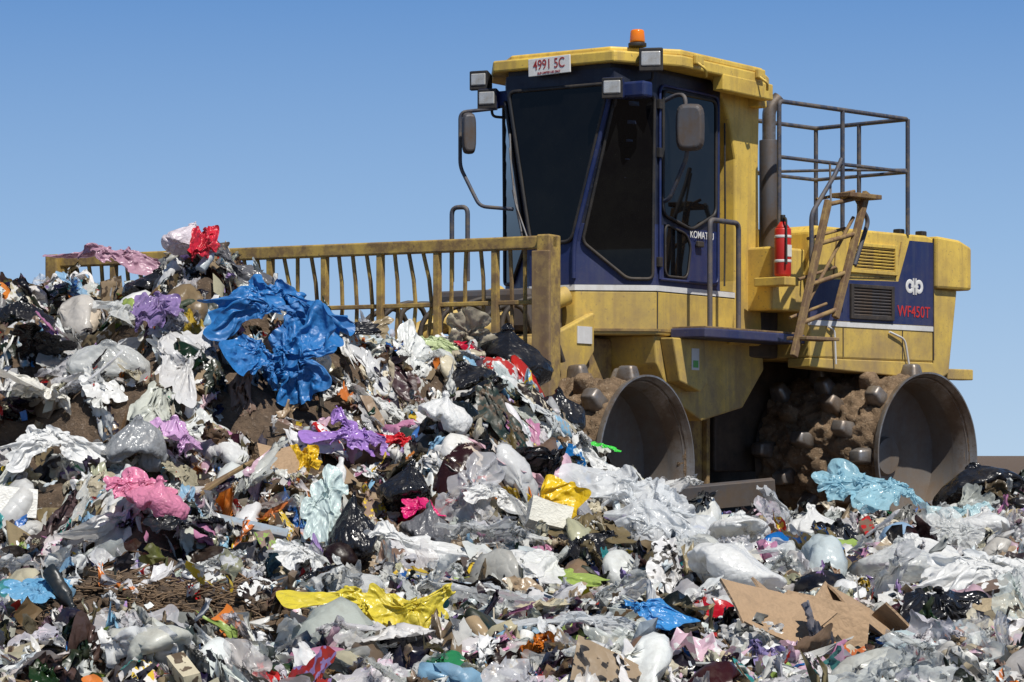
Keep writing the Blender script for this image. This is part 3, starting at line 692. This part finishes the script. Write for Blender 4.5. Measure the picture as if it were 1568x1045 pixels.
place("clear_plastic_sheet",'sheet',(.68,.70,.71),-1.1,11.4,(.55,.40,.24),(.3,.1,2.5),.03,2,.3,.10,.50,.15)
place("clear_plastic_sheet",'tarp',(.70,.72,.73),1.55,14.7,(.60,.6,.40),(.4,.1,.5),.05,1,.3,.10,.45,.12)
place("pink_plastic_bag",'tarp',(.48,.28,.36),-2.80,19.5,(.70,.5,.50),(.3,.1,.1),.14,0,.2,.18,0,.18,.5)
place("pink_plastic_bag",'tarp',(.76,.25,.40),-1.98,15.1,(.44,.36,.38),(.4,.1,.3),.10,2,.25)
place("pink_plastic_bag",'bag',(.74,.26,.40),-1.86,15.0,(.30,.26,.28),(.2,.1,.3),.12,1,.25)
place("pink_plastic_bag",'sheet',(.60,.36,.60),-1.90,16.6,(.40,.36,.32),(.7,.2,1),.08,5)
for i,(x,y,s,h) in enumerate([(-.02,19.7,.56,.48),(-2.45,19.3,.38,.4),(-.60,16.2,.34,.40),(-.86,15.2,.26,.44),(3.42,20.9,.60,.44),(-.30,18.6,.42,.36),(-3.2,18.8,.42,.36),(.30,19.2,.36,.34),(-1.0,19.6,.34,.34)]):
    place("black_garbage_bag",'bag',BK,x,y,(s,s*.9,h),(.25,.15,i*.9),.06,6+i,0,.15,0,.10,.42,None,.32)
for i,(x,y,s) in enumerate([(1.85,12.1,.42),(-1.72,14.9,.42),(.15,16.9,.4),(-2.9,17.6,.42),(-.2,17.6,.4),(.35,14.9,.36),(-1.1,18.6,.4),(1.9,16.2,.42),(-.2,13.4,.34),(1.1,17.6,.36),(-.9,12.6,.3)]):
    place("black_plastic_film",'sheet',BK,x,y,(s,s*.9,s*.8),(.6,0,i*1.1),.08,82+i,0,.15,0,.10,.42,None,.28)
place("grey_garbage_bag",'bag',(.14,.14,.15),-.47,15.7,(.24,.23,.34),(.1,.1,.3),.05,13,.1,cr=.3)
place("grey_garbage_bag",'bag',(.26,.27,.28),-2.15,16.3,(.32,.28,.46),(.1,.2,.3),.05,15,.1,cr=.3)
place("grey_garbage_bag",'sheet',(.10,.10,.11),-1.75,18.6,(.46,.4,.40),(.5,.4,.3),.05,74,.1)
place("white_plastic_bag",'sheet',(.62,.74,.72),-1.0,15.3,(.28,.46,.40),(1.1,.1,.3),.10,15,.25)
place("white_plastic_bag",'bag',WH,-.38,16.7,(.28,.26,.30),(.1,.1,.3),.06,16,.25)
place("white_plastic_bag",'bag',(.76,.68,.72),-2.12,18.7,(.32,.28,.32),(.1,.3,.3),.08,17,.25)
place("white_plastic_bag",'sheet',WH,-2.12,20.2,(.28,.22,.18),(.4,.3,.3),.02,71,.25)
for i,(x,y,s) in enumerate([(-.48,14.4,.46),(-1.02,13.7,.36),(1.05,13.5,.5),(-2.2,15.2,.40),(.5,13.0,.42),(2.2,15.6,.48),(-1.2,19.3,.36),(-.75,18.2,.42),(1.3,16.2,.45),(-2.55,17.9,.5),(-2.35,13.2,.38),(1.9,17.6,.5),(.1,14.2,.4),(-.1,16.0,.36),(2.8,17.2,.5),(-3.0,15.0,.42)]):
    place("white_plastic_bag",('sheet','tarp','bag')[i%3],WH,x,y,(s,s*.9,s*.75),(.6 if i%3<2 else .2,.1*(i%5),i),.06,18+i,.3,.2,0,.22)
for i,(x,y,s) in enumerate([(-2.45,17.4,.45),(-2.5,18.4,.55),(1.9,14.2,.42),(.9,14.6,.45),(-.75,13.2,.4),(2.6,16.6,.5),(-1.3,18.0,.4),(.0,15.2,.36),(2.3,12.6,.4)]):
    place("clear_plastic_bag",('bag','tarp')[i%2],(.72,.73,.71),x,y,(s,s*.85,s*.85),(.4,.2,i*1.3),.06,90+i,.3,.12,.42,.12)
place("magenta_bag",'sheet',(.60,.01,.14),-.50,16.0,(.22,.2,.2),(.5,.1,.3),.08,23,.1)
place("purple_plastic_bag",'tarp',(.36,.20,.56),-.98,16.9,(.46,.38,.28),(.5,.1,.3),.08,24,.2)
place("purple_plastic_bag",'sheet',(.36,.20,.56),-.95,17.3,(.32,.32,.30),(.8,.1,.3),.07,25,.2)
place("purple_plastic_bag",'sheet',(.26,.18,.38),-2.2,17.6,(.32,.42,.36),(1.0,.1,.3),.10,26,.2)
place("red_plastic_bag",'tarp',(.54,.012,.02),-.66,17.1,(.34,.30,.30),(.8,.1,.3),.10,27,.1)
place("red_plastic_bag",'sheet',(.56,.02,.04),-1.98,18.3,(.20,.28,.28),(1.0,.1,.3),.10,96,.1)
place("yellow_plastic_bag",'sheet',(.78,.52,.02),.24,15.7,(.34,.40,.36),(1.2,.1,.3),.12,28,.2)
place("yellow_plastic_bag",'sheet',(.76,.48,.02),-1.20,16.6,(.18,.24,.24),(1.2,.1,.3),.08,75,.2)
place("white_foam_block",'box',(.62,.60,.52),.20,15.5,(.20,.17,.17),(1.1,.3,.2),.08,29,0,.85)
place("yellow_plastic_bag",'tarp',(.66,.54,.05),-.64,11.9,(.56,.44,.34),(.5,.1,.2),.10,30,.15,.22,0,.25,.6)
place("yellow_plastic_bag",'sheet',(.70,.57,.06),-.42,11.8,(.32,.36,.32),(1.2,.3,.2),.12,31,.2)
place("green_plastic_bag",'sheet',(.34,.45,.10),.22,14.2,(.46,.4,.26),(.4,0,-.3),.08,39,.2)
place("green_plastic_bag",'tarp',(.52,.60,.32),-.55,19.4,(.54,.4,.34),(.4,.2,-.3),.10,40,.2)
place("green_plastic_toy",'sheet',(.05,.60,.06),.60,18.4,(.20,.12,.10),(.2,.2,-.3),.25,41,.1)
place("blue_plastic_bag",'sheet',(.05,.26,.60),.62,11.9,(.28,.22,.16),(.4,.2,-.3),.10,42,.2)
place("blue_plastic_bag",'sheet',(.15,.38,.60),-2.05,12.2,(.30,.24,.18),(.4,.2,-.3),.06,43,.2)
CBD=(.35,.235,.14)
for i,(x,y,s,r) in enumerate([(1.10,12.0,.34,(.6,.25,.5)),(1.36,12.1,.32,(.9,-.3,1.2)),(1.52,12.2,.28,(.5,-.5,2)),(.95,12.5,.28,(.5,.3,.3)),(1.22,12.5,.34,(.8,.5,.9)),(1.30,11.8,.30,(1.1,.2,.1)),(1.62,11.9,.28,(.7,.2,1.6)),(1.15,11.7,.26,(.4,-.4,.8))]):
    place("cardboard_box",'box',CBD,x,y,(s,s,s),r,.05,50+i*2,0,.85,0,.5)
place("cardboard_box",'box',CBD,-1.42,16.8,(.18,.18,.18),(.9,.2,.4),.02,51,0,.85)
place("cardboard_box",'box',CBD,-1.32,16.5,(.22,.22,.22),(.9,-.2,.9),.05,58,0,.85)
place("paper_sack",'bag',(.34,.27,.17),2.14,12.2,(.32,.28,.36),(.3,.1,.5),.0,61,0,.85)
place("printed_carton",'box',(.72,.71,.66),-2.74,15.7,(.20,.17,.17),(1.2,.1,.3),.08,60,0,.7)
EXA=np.array(EX)
PAL=[((.82,.82,.80),35),((.68,.67,.62),9),((.48,.48,.45),3),((.22,.22,.21),3),((.012,.012,.014),18),((.05,.05,.055),5),
((.24,.16,.09),7),((.40,.30,.19),6),((.12,.085,.055),8),((.36,.25,.52),1.5),((.60,.26,.42),1.7),((.70,.48,.57),1.7),((.56,.02,.02),1.8),((.03,.15,.46),1.4),
((.28,.50,.68),2.2),((.74,.52,.05),1.7),((.36,.50,.12),.8),((.03,.23,.11),.8),((.74,.22,.04),1.2),((.50,.46,.32),5),((.03,.29,.30),.4),((.62,.69,.71),5),((.68,.60,.45),5)]
PC=np.array([c for c,_ in PAL]); PW=np.array([x for _,x in PAL],float)
PWS=PW.copy(); PWS[9:19]*=1.6; PWB=PW.copy(); PWB[[6,7,8,19,22]]*=.3; PWB[4]*=1.7
PWX=np.zeros(len(PW)); PWX[[0,1,6,7,22]]=[3,2,2,5,2]
PW/=PW.sum(); PWS/=PWS.sum(); PWB/=PWB.sum(); PWX/=PWX.sum()
def rotmats(n,rg,tilt):
    yaw=rg.uniform(0,2*np.pi,n); tx=rg.normal(0,tilt,n); ty=rg.normal(0,tilt,n)
    def rm(a,ax):
        c,s=np.cos(a),np.sin(a); m=np.zeros((n,3,3)); i,j=[(1,2),(0,2),(0,1)][ax]; m[:,ax,ax]=1; m[:,i,i]=c;m[:,j,j]=c;m[:,i,j]=-s;m[:,j,i]=s; return m
    return rm(tx,0)@rm(ty,1)@rm(yaw,2)
class Acc:
    def __init__(s): s.V=[];s.F=[];s.A=[];s.B=[];s.o=0
    def emit(s,name,mat): return quads(name,np.concatenate(s.V),np.concatenate(s.F),mat,np.concatenate(s.A),np.concatenate(s.B))
def scatter(acc,tmpls,N,smin,smax,tilt,flat=(.5,1.),zo=(-.02,.05),pw=None,power=1.6,pr2=.35,bright=False,big=False):
    rg=rng; per=N//len(tmpls)
    for (p,f) in tmpls:
        Y=rg.uniform(9.6,23.0,per*2); X=rg.uniform(-1,1,per*2)*(Y*.19+.5)
        keep=~((Y>21.2)&(X>-.2)&(rg.random(per*2)<.5))
        sg=1.2 if big else 1.0
        patch=np.exp(-((X+1.45)/(.62*sg))**4-((Y-12.6)/(.62*sg))**4)
        keep&=rg.random(per*2)>patch*(1.02 if big else .88)
        dx=X-1.187;dy=Y-23.4; lu=dx*.829-dy*.559; lt=dx*.559+dy*.829
        keep&=~((lu>-1.9)&(lu<.40)&(lt>-1.45)&(lt<3))
        inex=(((X[:,None]-EXA[None,:,0])**2+(Y[:,None]-EXA[None,:,1])**2)<EXA[None,:,2]**2).any(1)
        keep&=~(inex&(rg.random(per*2)<(.97 if big else .86)))
        X=X[keep][:per];Y=Y[keep][:per]
        n=len(X)
        s=smin+(smax-smin)*rg.random(n)**power
        Rm=rotmats(n,rg,tilt); sc=np.stack([s*rg.uniform(.7,1.2,n),s*rg.uniform(.7,1.2,n),s*rg.uniform(*flat,n)],-1)
        e=.15; hx=(height(X+e,Y)-height(X-e,Y))/(2*e); hy=(height(X,Y+e)-height(X,Y-e))/(2*e)
        q=np.einsum('nij,nvj->nvi',Rm,p[None]*sc[:,None,:])
        q[:,:,2]+=q[:,:,0]*hx[:,None]*.8+q[:,:,1]*hy[:,None]*.8
        q[:,:,0]+=X[:,None];q[:,:,1]+=Y[:,None];q[:,:,2]+=(height(X,Y)+rg.uniform(*zo,n)+s*.12)[:,None]
        nv=len(p)
        ci=rg.choice(len(PC),n,p=PW if pw is None else pw)
        c=np.clip(PC[ci]*rg.uniform(.78,1.05,(n,1))+rg.normal(0,.012,(n,3)),.008,.85)
        if bright: c=np.clip(.64+.18*rg.random((n,1))+rg.normal(0,.02,(n,3)),0,.82)
        c2=PC[rg.choice(len(PC),n,p=PWS)]; a2=(rg.random(n)<pr2).astype(float)
        acc.A.append(np.repeat(np.concatenate([c,np.ones((n,1))],1)[:,None],nv,1).reshape(-1,4))
        acc.B.append(np.repeat(np.concatenate([c2,a2[:,None]],1)[:,None],nv,1).reshape(-1,4))
        acc.V.append(q.reshape(-1,3)); acc.F.append((f[None]+(np.arange(n)*nv)[:,None,None]).reshape(-1,4)+acc.o); acc.o+=n*nv
g2=np.random.default_rng(3)
small=[tmpl_shard(g2,5,3,.5,g2.choice([1,1,.5,.25])) for _ in range(30)]
filmS=[tmpl_film(g2,9,g2.choice([1,.7,.4]),2,.5) for _ in range(40)]
strip=[tmpl_film(g2,11,g2.choice([.12,.18,.25]),3,.5) for _ in range(24)]
def crump(L,K,amp,reps):
    out=[]
    for p,f in L:
        for r_ in range(reps): out.append((norm(creases(p,g2,K,amp)),f))
    return out
simM=crump(SIM['m'],3,.4,4); simL=crump(SIM['l'],2,.3,3); simB=crump(SIM['bm'],2,.3,4)
boxes=[tmpl_box(g2,.08) for _ in range(20)]
bots=[tmpl_bottle(g2) for _ in range(8)]
A=Acc()
scatter(A,small,10000,.03,.11,1.0,power=1.0,zo=(-.01,.09),pw=PWS)
scatter(A,filmS,7500,.07,.19,.9,zo=(-.02,.08),pw=PWS)
scatter(A,strip,2200,.16,.40,.7,flat=(.6,1.2),zo=(.0,.08),pw=PWS)
scatter(A,simM,3400,.18,.40,.7,flat=(.9,1.5),big=True)
scatter(A,simL,460,.30,.60,.5,flat=(.9,1.4),pr2=.06,big=True)
scatter(A,simB,1100,.16,.38,.7,flat=(.7,1.0),pr2=.08,pw=PWB,big=True)
scatter(A,boxes,800,.07,.28,.9,pw=PWX,pr2=.4,zo=(0,.08))
scatter(A,bots,480,.12,.24,1.5,flat=(1,1),zo=(.02,.09))
A.emit("garbage_pile",GM)
C=Acc()
scatter(C,simM,560,.22,.44,.6,flat=(.9,1.4),zo=(.03,.08),bright=True,pr2=0,big=True)
scatter(C,simL,140,.35,.62,.5,flat=(.9,1.3),zo=(.03,.08),bright=True,pr2=0,big=True)
C.emit("clear_film_litter",CM)
clod=[]
for k in range(8):
    d,f=uvsphere(10,8); p=np.array([tuple(Vector(q)*(1+.5*noise.noise(Vector(q)*1.6+Vector((k*5,0,0))))) for q in d]); clod.append((norm(p),f))
S=Acc()
for p,f in clod:
    n=170; X=np.concatenate([rng.normal(-1.45,.4,90),rng.uniform(-2.6,2.6,80)]); Y=np.concatenate([rng.normal(12.6,.35,90),rng.uniform(10.5,20,80)])
    s=rng.uniform(.02,.08,n); Rm=rotmats(n,rng,1.5); q=np.einsum('nij,nvj->nvi',Rm,p[None]*s[:,None,None]); q[:,:,0]+=X[:,None];q[:,:,1]+=Y[:,None];q[:,:,2]+=(height(X,Y)+rng.uniform(0,.03,n))[:,None]
    S.V.append(q.reshape(-1,3)); S.F.append((f[None]+(np.arange(n)*len(p))[:,None,None]).reshape(-1,4)+S.o); S.o+=n*len(p)
quads("soil_clods",np.concatenate(S.V),np.concatenate(S.F),DIRT)
def plank(name,mat,X,Y,L,wd,th,rot,dz,z=None):
    o=box(None,name,mat,-L/2,L/2,-wd/2,wd/2,-th/2,th/2,.004); o.rotation_euler=rot; o.location=(X,Y,(float(height(X,Y)) if z is None else z)+dz); return o
plank("wooden_plank",RUST,-1.80,16.0,.50,.045,.02,(.2,-.6,.1),.18)
plank("wooden_plank",RUST,-1.65,16.3,.4,.04,.02,(.2,-.5,.3),.18)
plank("pale_blue_plank",paint("pale_blue",(.26,.36,.45),amt=.6),-1.48,15.3,.56,.07,.02,(.6,.22,.0),.16)
plank("steel_beam",GRY,1.50,20.0,.70,.10,.17,(.15,-.09,.12),.0,1.32)
cu=bpy.data.curves.new("twig_litter",'CURVE'); cu.dimensions='3D'; cu.bevel_depth=.003
for i in range(2200):
    X=random.gauss(-1.45,.45);Y=random.gauss(12.6,.45); z=float(height(X,Y))+random.uniform(.0,.05)
    sp=cu.splines.new('POLY'); sp.points.add(3); a=random.uniform(0,6.28); L=random.uniform(.04,.14); dz=random.uniform(-.2,.4)
    for k in range(4): sp.points[k].co=(X+math.cos(a+k*.2)*L*k/3,Y+math.sin(a+k*.2)*L*k/3,z+dz*L*k/3,1)
o=bpy.data.objects.new("twig_litter",cu); link(o,None,paint("twig",(.16,.10,.055),rough=.9))
print("verts",A.o)
